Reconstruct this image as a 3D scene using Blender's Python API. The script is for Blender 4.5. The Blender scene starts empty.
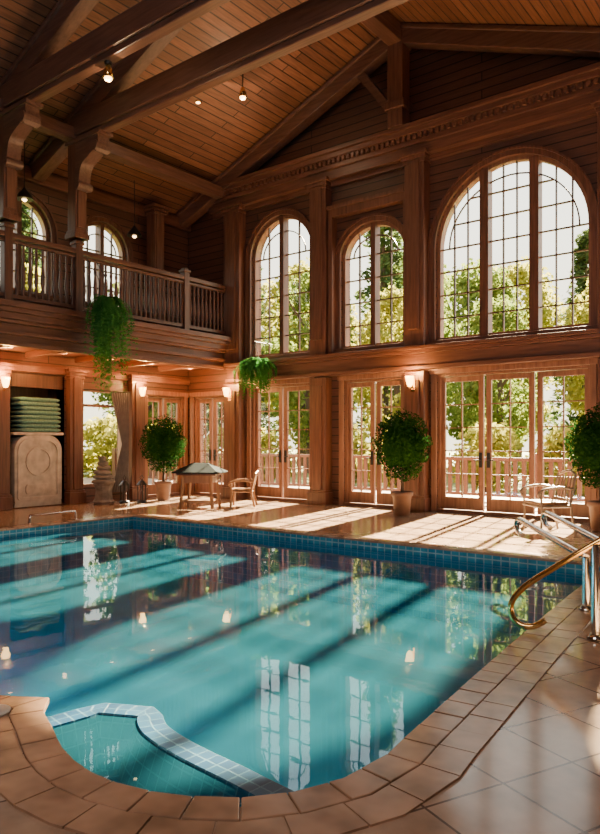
import bpy, math, random
from mathutils import Vector, Matrix
from mathutils.geometry import tessellate_polygon
random.seed(7)
S = bpy.context.scene
COL = S.collection
PI = math.pi

# ------------------------------------------------------------------ materials
def newmat(name):
    m = bpy.data.materials.new(name); m.use_nodes = True
    nt = m.node_tree; b = nt.nodes['Principled BSDF']
    return m, nt, b
def N(nt, t, **kw):
    n = nt.nodes.new(t)
    for k, v in kw.items(): setattr(n, k, v)
    return n
def rgba(c): return (c[0], c[1], c[2], 1)
def plain(name, c, rough=.5, metal=0, emit=0, spec=.5, vary=0.12, scale=8):
    m, nt, b = newmat(name)
    b.inputs['Roughness'].default_value = rough
    b.inputs['Metallic'].default_value = metal
    b.inputs['Specular IOR Level'].default_value = spec
    no = N(nt, 'ShaderNodeTexNoise'); no.inputs['Scale'].default_value = scale
    tc = N(nt, 'ShaderNodeTexCoord'); nt.links.new(tc.outputs['Object'], no.inputs['Vector'])
    r = N(nt, 'ShaderNodeValToRGB')
    r.color_ramp.elements[0].color = rgba([x*(1-vary) for x in c]); r.color_ramp.elements[0].position = .3
    r.color_ramp.elements[1].color = rgba([min(1, x*(1+vary)) for x in c]); r.color_ramp.elements[1].position = .7
    nt.links.new(no.outputs['Fac'], r.inputs['Fac']); nt.links.new(r.outputs['Color'], b.inputs['Base Color'])
    if emit:
        b.inputs['Emission Color'].default_value = rgba(c); b.inputs['Emission Strength'].default_value = emit
    return m
def wood(name, c1, c2, axis='Z', rough=.38, scale=1.0):
    m, nt, b = newmat(name)
    tc = N(nt, 'ShaderNodeTexCoord'); mp = N(nt, 'ShaderNodeMapping')
    sc = {'X': (.7, 9, 9), 'Y': (9, .7, 9), 'Z': (9, 9, .7)}[axis]
    mp.inputs['Scale'].default_value = [s*scale for s in sc]
    no = N(nt, 'ShaderNodeTexNoise'); no.inputs['Scale'].default_value = 2.2; no.inputs['Detail'].default_value = 6
    no.inputs['Distortion'].default_value = .6
    r = N(nt, 'ShaderNodeValToRGB')
    r.color_ramp.elements[0].color = rgba(c1); r.color_ramp.elements[0].position = .3
    r.color_ramp.elements[1].color = rgba(c2); r.color_ramp.elements[1].position = .72
    bp = N(nt, 'ShaderNodeBump'); bp.inputs['Strength'].default_value = .15; bp.inputs['Distance'].default_value = .01
    L = nt.links.new
    L(tc.outputs['Object'], mp.inputs['Vector']); L(mp.outputs['Vector'], no.inputs['Vector'])
    L(no.outputs['Fac'], r.inputs['Fac']); L(r.outputs['Color'], b.inputs['Base Color'])
    L(no.outputs['Fac'], bp.inputs['Height']); L(bp.outputs['Normal'], b.inputs['Normal'])
    b.inputs['Roughness'].default_value = rough
    return m
def bricks(name, u, v, c1, c2, mortar, bw, rh, msize=.01, offset=.5, rough=.4, bump=.4, grain=0.0, uv=False, rot=0, spec=.5):
    m, nt, b = newmat(name); L = nt.links.new
    tc = N(nt, 'ShaderNodeTexCoord'); sp = N(nt, 'ShaderNodeSeparateXYZ'); cb = N(nt, 'ShaderNodeCombineXYZ')
    L(tc.outputs['UV' if uv else 'Object'], sp.inputs[0])
    L(sp.outputs[u], cb.inputs['X']); L(sp.outputs[v], cb.inputs['Y'])
    vr = N(nt, 'ShaderNodeMapping'); vr.inputs['Rotation'].default_value = (0, 0, rot); L(cb.outputs[0], vr.inputs['Vector'])
    src = vr.outputs[0]
    br = N(nt, 'ShaderNodeTexBrick'); br.offset = offset
    br.inputs['Color1'].default_value = rgba(c1); br.inputs['Color2'].default_value = rgba(c2)
    br.inputs['Mortar'].default_value = rgba(mortar); br.inputs['Scale'].default_value = 1
    br.inputs['Mortar Size'].default_value = msize; br.inputs['Brick Width'].default_value = bw
    br.inputs['Row Height'].default_value = rh; br.inputs['Mortar Smooth'].default_value = .1
    L(src, br.inputs['Vector'])
    out = br.outputs['Color']
    no = N(nt, 'ShaderNodeTexNoise'); mp = N(nt, 'ShaderNodeMapping')
    mp.inputs['Scale'].default_value = (1.2, 14, 1) if grain else (3, 3, 3)
    L(src, mp.inputs['Vector']); L(mp.outputs[0], no.inputs['Vector']); no.inputs['Scale'].default_value = 2; no.inputs['Detail'].default_value = 5
    mr = N(nt, 'ShaderNodeMapRange'); mr.inputs['From Min'].default_value = .25; mr.inputs['From Max'].default_value = .75
    g = grain if grain else .3
    mr.inputs['To Min'].default_value = 1-g; mr.inputs['To Max'].default_value = 1+g*.6
    L(no.outputs['Fac'], mr.inputs['Value'])
    vm = N(nt, 'ShaderNodeVectorMath', operation='SCALE'); L(out, vm.inputs[0]); L(mr.outputs[0], vm.inputs['Scale'])
    L(vm.outputs[0], b.inputs['Base Color'])
    inv = N(nt, 'ShaderNodeMath', operation='SUBTRACT'); inv.inputs[0].default_value = 1; L(br.outputs['Fac'], inv.inputs[1])
    bp = N(nt, 'ShaderNodeBump'); bp.inputs['Strength'].default_value = bump; bp.inputs['Distance'].default_value = .01
    L(inv.outputs[0], bp.inputs['Height']); L(bp.outputs['Normal'], b.inputs['Normal'])
    b.inputs['Roughness'].default_value = rough; b.inputs['Specular IOR Level'].default_value = spec
    return m
def leafmat(name, c, c2, trans=.45):
    m = bpy.data.materials.new(name); m.use_nodes = True; nt = m.node_tree; nt.nodes.clear(); L = nt.links.new
    out = N(nt, 'ShaderNodeOutputMaterial'); d = N(nt, 'ShaderNodeBsdfDiffuse'); t = N(nt, 'ShaderNodeBsdfTranslucent')
    mx = N(nt, 'ShaderNodeMixShader'); mx.inputs[0].default_value = trans
    tc = N(nt, 'ShaderNodeTexCoord'); no = N(nt, 'ShaderNodeTexNoise'); no.inputs['Scale'].default_value = 3
    r = N(nt, 'ShaderNodeValToRGB'); r.color_ramp.elements[0].position = .35; r.color_ramp.elements[1].position = .65
    r.color_ramp.elements[0].color = rgba(c); r.color_ramp.elements[1].color = rgba(c2)
    L(tc.outputs['Object'], no.inputs['Vector']); L(no.outputs['Fac'], r.inputs['Fac'])
    L(r.outputs[0], d.inputs[0]); L(r.outputs[0], t.inputs[0]); L(d.outputs[0], mx.inputs[1]); L(t.outputs[0], mx.inputs[2]); L(mx.outputs[0], out.inputs[0])
    return m
def glassmat(name, tint, refl=.06, rough=0.0):
    m = bpy.data.materials.new(name); m.use_nodes = True; nt = m.node_tree; nt.nodes.clear(); L = nt.links.new
    out = N(nt, 'ShaderNodeOutputMaterial'); t = N(nt, 'ShaderNodeBsdfTransparent'); g = N(nt, 'ShaderNodeBsdfGlossy')
    t.inputs[0].default_value = rgba(tint); g.inputs['Roughness'].default_value = rough
    mx = N(nt, 'ShaderNodeMixShader'); mx.inputs[0].default_value = refl
    L(t.outputs[0], mx.inputs[1]); L(g.outputs[0], mx.inputs[2]); L(mx.outputs[0], out.inputs[0])
    return m
def watermat(name):
    m = bpy.data.materials.new(name); m.use_nodes = True; nt = m.node_tree; nt.nodes.clear(); L = nt.links.new
    out = N(nt, 'ShaderNodeOutputMaterial'); t = N(nt, 'ShaderNodeBsdfTransparent'); g = N(nt, 'ShaderNodeBsdfGlossy')
    d = N(nt, 'ShaderNodeBsdfDiffuse'); d.inputs[0].default_value = (.05, .40, .60, 1)
    t.inputs[0].default_value = (.74, .95, .99, 1); g.inputs['Roughness'].default_value = .014
    g.inputs[0].default_value = (.74, .85, .95, 1)
    tc = N(nt, 'ShaderNodeTexCoord'); no = N(nt, 'ShaderNodeTexNoise'); no.inputs['Scale'].default_value = 2.2; no.inputs['Detail'].default_value = 3
    bp = N(nt, 'ShaderNodeBump'); bp.inputs['Strength'].default_value = .04; bp.inputs['Distance'].default_value = .03
    fr = N(nt, 'ShaderNodeFresnel'); fr.inputs['IOR'].default_value = 1.35
    L(tc.outputs['Object'], no.inputs['Vector']); L(no.outputs['Fac'], bp.inputs['Height'])
    L(bp.outputs[0], g.inputs['Normal']); L(bp.outputs[0], fr.inputs['Normal'])
    m1 = N(nt, 'ShaderNodeMixShader'); m1.inputs[0].default_value = .06
    L(t.outputs[0], m1.inputs[1]); L(d.outputs[0], m1.inputs[2])
    m2 = N(nt, 'ShaderNodeMixShader'); L(fr.outputs[0], m2.inputs[0]); L(m1.outputs[0], m2.inputs[1]); L(g.outputs[0], m2.inputs[2])
    L(m2.outputs[0], out.inputs[0])
    return m

W1, W2 = (.082, .031, .020), (.178, .074, .047)
M = {}
M['woodZ'] = wood('red_brown_wood_upright', W1, W2, 'Z')
M['woodX'] = wood('red_brown_wood_along_x', W1, W2, 'X')
M['woodY'] = wood('red_brown_wood_along_y', W1, W2, 'Y')
M['beam'] = wood('beam_wood', (.085, .038, .028), (.170, .082, .058), 'X')
M['beamY'] = wood('beam_wood_along_y', (.085, .038, .028), (.170, .082, .058), 'Y')
M['dark'] = wood('dark_rail_wood', (.072, .028, .019), (.14, .058, .038), 'Z')
M['darkY'] = wood('dark_rail_wood_along_y', (.072, .028, .019), (.14, .058, .038), 'Y')
M['frame'] = wood('door_frame_wood', (.16, .070, .043), (.28, .135, .085), 'Z')
M['muntin'] = wood('muntin_wood', (.055, .027, .018), (.11, .052, .036), 'Z')
M['ceil'] = bricks('ceiling_planks', 'Y', 'X', (.24, .102, .058), (.155, .064, .037), (.025, .011, .008), 3.2, .17, .012, .37, .5, .5, .4)
M['wallX'] = bricks('siding_back', 'X', 'Z', (.132, .054, .035), (.095, .039, .026), (.02, .009, .006), 4.0, .17, .012, .4, .45, .6, .3)
M['wallY'] = bricks('siding_left', 'Y', 'Z', (.132, .054, .035), (.095, .039, .026), (.02, .009, .006), 4.0, .17, .012, .4, .45, .6, .3)
M['deck'] = bricks('deck_tiles', 'X', 'Y', (.42, .285, .195), (.33, .215, .145), (.10, .06, .04), .40, .40, .006, 0.0, .14, .6, 0, rot=.42)
M['coping'] = plain('coping_stone', (.32, .190, .122), .24, vary=.35, scale=5)
M['pooltile'] = bricks('pool_wall_tiles', 'X', 'Y', (.03, .24, .36), (.05, .32, .44), (.16, .40, .48), .11, .10, .007, 0, .2, .4, 0, uv=True)
M['bandtile'] = bricks('waterline_tiles', 'X', 'Y', (.05, .30, .44), (.03, .21, .35), (.24, .42, .48), .11, .075, .007, 0, .2, .4, 0, uv=True)
M['floortile'] = bricks('pool_bay_tiles', 'X', 'Y', (.004, .034, .08), (.008, .05, .11), (.04, .11, .17), .085, .085, .005, 0, .25, .3, 0)
M['steptile'] = bricks('pool_step_tiles', 'X', 'Y', (.003, .034, .085), (.008, .06, .125), (.04, .12, .18), .075, .075, .004, 0, .35, .4, 0, uv=True, spec=.3)
M['poolfloor'] = plain('pool_floor_plaster', (.12, .68, .78), .6, vary=.10, scale=1.5)
M['water'] = watermat('pool_water')
M['glass'] = glassmat('window_glass', (.97, .98, .97), .05)
M['pot'] = plain('brown_clay', (.15, .075, .05), .6)
M['soil'] = plain('soil', (.03, .02, .012), .9)
M['bark'] = wood('bark', (.04, .027, .018), (.10, .065, .04), 'Z', .9)
M['topi'] = leafmat('topiary_leaves', (.008, .036, .008), (.024, .08, .016), .2)
M['fern'] = leafmat('fern_leaves', (.03, .13, .03), (.07, .24, .05), .3)
M['leafA'] = leafmat('tree_leaves_yellow', (.22, .23, .04), (.36, .34, .07), .5)
M['leafB'] = leafmat('tree_leaves_green', (.10, .16, .03), (.20, .24, .055), .5)
M['leafC'] = leafmat('conifer_needles', (.04, .08, .028), (.10, .13, .04), .42)
M['grass'] = plain('lawn', (.11, .14, .03), .9, vary=.4, scale=.6)
M['terrace'] = plain('terrace_stone', (.28, .21, .15), .7)
M['chrome'] = plain('chrome', (.75, .75, .74), .12, 1.0, vary=.02)
M['brass'] = plain('brass', (.85, .56, .20), .16, 1.0, vary=.04)
M['black'] = plain('black_iron', (.012, .011, .011), .4)
M['shade'] = plain('lamp_shade_glow', (1.0, .52, .13), .5, emit=16, vary=.02)
M['bulb'] = plain('bulb_glow', (1.0, .62, .25), .5, emit=12, vary=.02)
M['cream'] = plain('weathered_stone', (.47, .42, .345), .6, vary=.22, scale=6)
M['towel'] = plain('green_towel', (.11, .24, .19), .95, vary=.25, scale=30)
M['curtain'] = plain('grey_curtain', (.16, .15, .15), .9)
M['stone'] = plain('grey_stone', (.18, .15, .13), .8, vary=.3)
M['slate'] = plain('slate_cloth', (.014, .021, .024), .95, spec=.05)
M['wicker'] = wood('chair_wood', (.15, .07, .035), (.26, .135, .07), 'Z')
M['white'] = plain('white_enamel', (.50, .46, .42), .35)
M['greymetal'] = plain('weathered_metal', (.25, .19, .15), .35, .5)

# ------------------------------------------------------------------ mesh builder
class MB:
    def __init__(s): s.v = []; s.f = []; s.sm = []; s.uv = None
    def add(s, vs, fs, smooth=False):
        o = len(s.v); s.v += [tuple(p) for p in vs]; s.f += [tuple(i+o for i in f) for f in fs]; s.sm += [smooth]*len(fs)
    def box(s, x0, x1, y0, y1, z0, z1):
        if x0 > x1: x0, x1 = x1, x0
        if y0 > y1: y0, y1 = y1, y0
        if z0 > z1: z0, z1 = z1, z0
        s.add([(x0,y0,z0),(x1,y0,z0),(x1,y1,z0),(x0,y1,z0),(x0,y0,z1),(x1,y0,z1),(x1,y1,z1),(x0,y1,z1)],
              [(0,3,2,1),(4,5,6,7),(0,1,5,4),(1,2,6,5),(2,3,7,6),(3,0,4,7)])
    def pbox(s, P, a0, a1, d0, d1, z0, z1):
        p = P(a0, d0, z0); q = P(a1, d1, z1); s.box(p[0], q[0], p[1], q[1], p[2], q[2])
    def bar(s, p, q, w, h, up=(0,0,1)):
        p = Vector(p); q = Vector(q); d = (q-p).normalized(); up = Vector(up)
        r = d.cross(up)
        if r.length < 1e-4: r = d.cross(Vector((1,0,0)))
        r.normalize(); u = r.cross(d).normalized()
        vs = [b+r*(sx*w/2)+u*(sy*h/2) for b in (p, q) for sx, sy in ((-1,-1),(1,-1),(1,1),(-1,1))]
        s.add(vs, [(0,3,2,1),(4,5,6,7),(0,1,5,4),(1,2,6,5),(2,3,7,6),(3,0,4,7)])
    def tube(s, pts, r, n=10, cap=True):
        pts = [Vector(p) for p in pts]; rings = []
        rr = r if isinstance(r, (list, tuple)) else [r]*len(pts)
        prev = None
        for i, p in enumerate(pts):
            d = (pts[min(i+1, len(pts)-1)]-pts[max(i-1, 0)]).normalized()
            if prev is None:
                a = d.cross(Vector((0,0,1)))
                if a.length < 1e-3: a = d.cross(Vector((1,0,0)))
            else: a = prev - d*prev.dot(d)
            a.normalize(); prev = a; b = d.cross(a)
            rings.append([p+a*(math.cos(2*PI*k/n)*rr[i])+b*(math.sin(2*PI*k/n)*rr[i]) for k in range(n)])
        vs = [v for ring in rings for v in ring]; fs = []
        for i in range(len(pts)-1):
            for k in range(n): fs.append((i*n+k, i*n+(k+1)%n, (i+1)*n+(k+1)%n, (i+1)*n+k))
        s.add(vs, fs, True)
        if cap:
            s.add(rings[0], [tuple(range(n))[::-1]]); s.add(rings[-1], [tuple(range(n))])
    def lathe(s, prof, c=(0,0,0), n=20, smooth=True):
        vs = []; fs = []
        for r, z in prof:
            for k in range(n): vs.append((c[0]+r*math.cos(2*PI*k/n), c[1]+r*math.sin(2*PI*k/n), c[2]+z))
        for i in range(len(prof)-1):
            for k in range(n): fs.append((i*n+k, i*n+(k+1)%n, (i+1)*n+(k+1)%n, (i+1)*n+k))
        s.add(vs, fs, smooth)
        s.add([vs[k] for k in range(n)], [tuple(range(n))[::-1]])
        s.add([vs[(len(prof)-1)*n+k] for k in range(n)], [tuple(range(n))])
    def ext(s, P, outer, holes, d0, d1, sides=True, up=False):
        loops = [outer]+holes; flat = [p for l in loops for p in l]
        tris = tessellate_polygon([[Vector((a, z, 0)) for a, z in l] for l in loops])
        n = len(flat)
        vs = [P(a, d0, z) for a, z in flat]+[P(a, d1, z) for a, z in flat]
        fs = [tuple(t) for t in tris]
        if up:
            g = []
            for t in fs:
                (ax, ay), (bx_, by), (cx, cy) = flat[t[0]], flat[t[1]], flat[t[2]]
                g.append(t if (bx_-ax)*(cy-ay)-(by-ay)*(cx-ax) > 0 else t[::-1])
            s.add(vs[:n], g); return
        if d0 != d1:
            fs += [tuple(i+n for i in t[::-1]) for t in tris]
            o = 0
            for l in loops:
                k = len(l)
                for i in range(k): fs.append((o+i, o+(i+1)%k, o+(i+1)%k+n, o+i+n))
                o += k
        s.add(vs, fs)
    def build(s, name, mat, parent=None, world=True, bevel=0, kind=None, label=None, cat=None, group=None):
        me = bpy.data.meshes.new(name)
        off = Vector((0,0,0))
        if parent is not None:
            if world:
                p = parent
                while p is not None: off += p.location; p = p.parent
        else:
            xs = [v[0] for v in s.v]; ys = [v[1] for v in s.v]; zs = [v[2] for v in s.v]
            off = Vector(((min(xs)+max(xs))/2, (min(ys)+max(ys))/2, min(zs)))
        me.from_pydata([(v[0]-off.x, v[1]-off.y, v[2]-off.z) for v in s.v], [], s.f)
        me.polygons.foreach_set('use_smooth', s.sm)
        me.materials.append(mat); me.update()
        o = bpy.data.objects.new(name, me); COL.objects.link(o)
        if parent is not None: o.parent = parent
        else: o.location = off
        if bevel:
            md = o.modifiers.new('bevel', 'BEVEL'); md.width = bevel; md.segments = 2; md.limit_method = 'ANGLE'
        tag(o, label, cat, group, kind)
        return o
def tag(o, label=None, cat=None, group=None, kind=None):
    if label: o['label'] = label
    if cat: o['category'] = cat
    if group: o['group'] = group
    if kind: o['kind'] = kind
    return o
def empty(name, loc, rz=0, label=None, cat=None, group=None, kind=None):
    o = bpy.data.objects.new(name, None); COL.objects.link(o); o.location = loc; o.rotation_euler = (0,0,rz)
    o.empty_display_size = .1
    return tag(o, label, cat, group, kind)
def copy_tree(o, parent=None):
    c = o.copy(); COL.objects.link(c); c.parent = parent
    for ch in list(o.children): copy_tree(ch, c)
    return c
def dup(o, loc, rz=0, label=None, scale=None):
    c = copy_tree(o); c.location = loc; c.rotation_euler = (0,0,rz)
    if label: c['label'] = label
    if scale: c.scale = scale
    return c

PB = lambda a, d, z: (a, d, z)          # back wall: a = x, d outward = +y
PL = lambda a, d, z: (-d, a, z)         # left wall: a = y, d outward = -x

# ------------------------------------------------------------------ dimensions
RX, RY = 16.0, -16.0
RIDX, RIDZ, SL = 6.4, 9.6, .39
def roofz(x): return RIDZ - SL*abs(x-RIDX)
BX = 1.56                                # balcony front line
ZB = -.95                                # pool floor
ZW = -.13                                # water surface
T1, T2 = -4.35, -5.8                     # truss planes

def archpts(a0, a1, sill, spring, rise, n=28):
    c = (a0+a1)/2; hw = (a1-a0)/2
    return [(a0, sill), (a1, sill)]+[(c+hw*math.cos(PI*k/n), spring+rise*math.sin(PI*k/n)) for k in range(n+1)]
def archz(a, a0, a1, spring, rise):
    c = (a0+a1)/2; hw = (a1-a0)/2; t = min(1, abs(a-c)/hw); return spring+rise*math.sqrt(max(0, 1-t*t))

# P, a0,a1,sill,spring,rise, mullions, mullion width, cols, row step, arcs
WIN = [
 (PB, 2.2, 4.02, 3.35, 5.68, .91, [3.11], .12, 2, .50, (.62,)),
 (PB, 4.8, 6.38, 3.35, 5.3, .66, [5.59], .11, 2, .50, (.6,)),
 (PB, 7.05, 9.97, 3.33, 5.12, 1.46, [8.03, 8.97], .17, 3, .46, (.80,)),
 (PL, -5.35, -3.95, 4.45, 5.75, .70, [-4.65], .1, 2, .45, (.6,)),
 (PL, -3.3, -1.95, 4.45, 5.72, .66, [-2.62], .1, 2, .45, (.6,)),
 (PL, -7.4, -6.2, 4.45, 5.8, .6, [-6.8], .1, 2, .45, (.6,)),
 (PB, 10.85, 11.9, 3.35, 5.5, .53, [11.375], .1, 2, .5, (.6,)),
]
DOORS = [
 (PB, .22, 1.38, 2.5, [(.22,.8),(.8,1.38)], 2),
 (PB, 2.2, 4.0, 2.68, [(2.2,3.1),(3.1,4.0)], 2),
 (PB, 4.88, 6.34, 2.68, [(4.88,5.61),(5.61,6.34)], 2),
 (PB, 7.08, 9.95, 2.68, [(7.08,8.02),(8.02,8.98),(8.98,9.95)], 2),
 (PB, 10.85, 12.5, 2.68, [(10.85,11.68),(11.68,12.5)], 2),
 (PL, -1.36, -.16, 2.5, [(-1.36,-.76),(-.76,-.16)], 2),
]
NICHE = (-4.9, -3.62, .02, 2.78)
LWIN = (-3.2, -2.0, .35, 2.55)

# ------------------------------------------------------------------ walls, floor, ceiling
def doorhole(d): return [(d[1], .02), (d[2], .02), (d[2], d[3]), (d[1], d[3])]
b = MB()
holes = [archpts(w[1], w[2], w[3], w[4], w[5]) for w in WIN if w[0] is PB]+[doorhole(d) for d in DOORS if d[0] is PB]
b.ext(PB, [(-.3, -.2), (RX+.3, -.2), (RX+.3, roofz(RX+.3)+.1), (RIDX, RIDZ+.1), (-.3, roofz(-.3)+.1)], holes, 0, .35)
b.build('wall_back', M['wallX'], kind='structure')
b = MB()
holes = [archpts(w[1], w[2], w[3], w[4], w[5]) for w in WIN if w[0] is PL]+[doorhole(d) for d in DOORS if d[0] is PL]
holes += [[(NICHE[0], NICHE[2]), (NICHE[1], NICHE[2]), (NICHE[1], NICHE[3]), (NICHE[0], NICHE[3])],
          [(LWIN[0], LWIN[2]), (LWIN[1], LWIN[2]), (LWIN[1], LWIN[3]), (LWIN[0], LWIN[3])]]
b.ext(PL, [(RY, -.2), (-.001, -.2), (-.001, 7.1), (RY, 7.1)], holes, 0, .3)
b.build('wall_left', M['wallY'], kind='structure')
b = MB(); b.box(RX, RX+.3, RY, 0, -.2, roofz(RX)+.05); b.build('wall_right', M['wallY'], kind='structure')
b = MB(); b.ext(PB, [(-.3, -.2), (RX+.3, -.2), (RX+.3, roofz(RX+.3)+.1), (RIDX, RIDZ+.1), (-.3, roofz(-.3)+.1)], [], RY-.3, RY)
b.build('wall_front', M['wallX'], kind='structure')
b = MB()
for x0, x1 in ((-.8, RIDX), (RIDX, RX+.8)):
    z0, z1 = roofz(x0), roofz(x1)
    b.add([(x0, RY-.5, z0), (x1, RY-.5, z1), (x1, .6, z1), (x0, .6, z0), (x0, RY-.5, z0+.25), (x1, RY-.5, z1+.25), (x1, .6, z1+.25), (x0, .6, z0+.25)],
          [(0,1,2,3),(4,7,6,5),(0,4,5,1),(1,5,6,2),(2,6,7,3),(3,7,4,0)])
b.build('ceiling', M['ceil'], kind='structure')

OUT = [(3.0, -4.14), (11.3, -4.14), (11.42, -6.0), (11.58, -7.85), (11.74, -9.45), (11.77, -9.68), (11.74, -9.98), (11.64, -10.2), (11.5, -10.37),
       (11.35, -10.47), (11.18, -10.55), (11.02, -10.59), (10.86, -10.6), (10.7, -10.58), (10.55, -10.54), (10.4, -10.48), (10.26, -10.42), (10.1, -10.36), (9.96, -10.24), (9.55, -10.5), (3.0, -10.6)]
n = len(OUT)
def inset_pt(i, dist):
    p = Vector(OUT[i]); a = Vector(OUT[i-1]); c = Vector(OUT[(i+1) % n])
    d1 = (p-a).normalized(); d2 = (c-p).normalized()
    n1 = Vector((-d1.y, d1.x)); n2 = Vector((-d2.y, d2.x)); m_ = (n1+n2).normalized()
    return p+m_*dist/max(.5, m_.dot(n1))
b = MB()
PZ = lambda a, d, z: (a, z, d)
b.ext(PZ, [(0, RY), (RX, RY), (RX, 0), (0, 0)], [[tuple(inset_pt(i, .03)) for i in range(n)]], -.12, 0)
b.box(-.6, -.001, NICHE[0], NICHE[1], -.12, .02)
b.build('floor', M['deck'], kind='structure')

pool = empty('swimming_pool', (7.3, -7.2, ZB), label='large turquoise indoor swimming pool with blue tile band and tan stone edge', cat='swimming pool')
def poolwall(name, z0, z1, mt):
    bw = MB(); uvs = []; s_ = 0
    for i in range(n):
        p, q = OUT[i], OUT[(i+1) % n]; L_ = math.dist(p, q)
        bw.add([(p[0], p[1], z0), (q[0], q[1], z0), (q[0], q[1], z1), (p[0], p[1], z1)], [(0,1,2,3)])
        uvs += [(s_, 0), (s_+L_, 0), (s_+L_, z1-z0), (s_, z1-z0)]; s_ += L_
    o = bw.build(name, mt, pool)
    uvl = o.data.uv_layers.new(name='UVMap')
    for i, uvv in enumerate(uvs): uvl.data[i].uv = uvv
poolwall('wall_tiles', ZB, -.151, M['pooltile'])
poolwall('waterline_tiles', -.151, -.001, M['bandtile'])
b = MB(); b.ext(PZ, OUT, [], ZB, ZB, up=True); b.build('basin_floor', M['poolfloor'], pool)
b = MB(); b.ext(PZ, OUT, [], ZW, ZW, up=True); b.build('water', M['water'], pool)
def smooth_path(pts, k=8):
    pts = [Vector(p) for p in pts]; res = []
    for i in range(len(pts)-1):
        p0 = pts[max(i-1, 0)]; p1 = pts[i]; p2 = pts[i+1]; p3 = pts[min(i+2, len(pts)-1)]
        for j in range(k):
            t = j/k
            res.append(.5*((2*p1)+(-p0+p2)*t+(2*p0-5*p1+4*p2-p3)*t*t+(-p0+3*p1-3*p2+p3)*t**3))
    res.append(pts[-1]); return res
rid = [Vector((9.96, -10.26, 0)), Vector((10.0, -10.02, 0)), Vector((10.02, -9.92, 0)), Vector((10.26, -9.80, 0))]+smooth_path([(10.34, -9.84, 0), (10.5, -9.93, 0), (10.8, -9.99, 0), (11.15, -10.02, 0), (11.45, -10.05, 0), (11.72, -10.06, 0)], 5)
bed = [(p.x, p.y) for p in rid]+[(x, y) for x, y in OUT[7:19]]
b = MB(); b.ext(PZ, bed, [], ZB+.01, -.55); b.build('seat_ledge', M['floortile'], pool)
def strip(path, hw, z0, zt, name, hw2=None, flare=0):
    b = MB(); L1 = []; L2 = []; L3 = []; ss = [0]; hw2 = hw if hw2 is None else hw2
    for i, p in enumerate(path):
        d = (path[min(i+1, len(path)-1)]-path[max(i-1, 0)]).normalized(); nn = Vector((-d.y, d.x, 0))
        L1.append(p+nn*hw); L2.append(p-nn*hw2); L3.append(p-nn*(hw2+flare))
        if i: ss.append(ss[-1]+(path[i]-path[i-1]).length)
    uvs = []; H = zt-z0
    for i in range(len(path)-1):
        a, c, d, e = L1[i], L1[i+1], L2[i+1], L2[i]; f, g = L3[i+1], L3[i]
        for quad, vv in (([(a, z0), (c, z0), (c, zt), (a, zt)], 0), ([(a, zt), (c, zt), (d, zt), (e, zt)], 1), ([(e, zt), (d, zt), (f, z0), (g, z0)], 2)):
            b.add([(q[0].x, q[0].y, q[1]) for q in quad], [(0,1,2,3)])
            s0, s1 = ss[i], ss[i+1]
            uvs += [[(s0, 0), (s1, 0), (s1, H), (s0, H)], [(s0, 0), (s1, 0), (s1, hw+hw2), (s0, hw+hw2)], [(s0, H), (s1, H), (s1, 0), (s0, 0)]][vv]
    o = b.build(name, M['steptile'], pool)
    uvl = o.data.uv_layers.new(name='UVMap')
    for i, uvv in enumerate(uvs): uvl.data[i].uv = uvv
strip(rid, .07, -.54, -.12, 'curved_tile_ledge', .07, .16)
strip([p for p in rid], .07, ZB+.01, -.53, 'ledge_wall', .07)
strip(rid[4:], 0, ZB+.01, -.38, 'inner_step', .30)
rim = [Vector((x, y, 0)) for x, y in OUT[6:19]]
cen = Vector((10.85, -10.1, 0))
rim2 = [p+(cen-p).normalized()*.09 for p in rim[1:]]
strip(rim2, .09, -.54, -.36, 'rim_step')
def coping(name, o0, o1, step, top=.028):
    c = MB()
    inn = [inset_pt(i, o0) for i in range(n)]; ou = [inset_pt(i, o1) for i in range(n)]
    seg = [0]
    for i in range(n): seg.append(seg[-1]+math.dist(OUT[i], OUT[(i+1) % n]))
    T = seg[-1]; K = round(T/step)
    def at(s, arr):
        s %= T
        for i in range(n):
            if seg[i] <= s <= seg[i+1]:
                t = (s-seg[i])/(seg[i+1]-seg[i]); return arr[i].lerp(arr[(i+1) % n], t)
    for k in range(K):
        s0 = k*T/K+.003; s1 = (k+1)*T/K-.003; cuts = [s0]+[q for q in seg if s0+.01 < q < s1-.01]+[s1]
        I = [at(q, inn) for q in cuts]; O = [at(q, ou) for q in cuts][::-1]
        ring = I+O; L_ = len(ring)
        h = top+random.uniform(-.002, .002)
        c.add([(v.x, v.y, -.02) for v in ring]+[(v.x, v.y, h) for v in ring],
              [tuple(range(L_))[::-1], tuple(range(L_, 2*L_))]+[(i, (i+1) % L_, (i+1) % L_+L_, i+L_) for i in range(L_)])
    return c.build(name, M['coping'], pool, bevel=.005)
coping('coping', -.02, .14, .19, .012)
coping('coping_outer_row', .147, .32, .21, .010)
b = MB(); b.lathe([(.0, .0), (.085, 0), (.09, .012), (.07, .018), (0, .018)], (9.93, -10.52, .012), 24)
b.build('skimmer_lid', M['white'], label='round white skimmer lid set in the pool edge near the steps', cat='skimmer lid')

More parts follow.
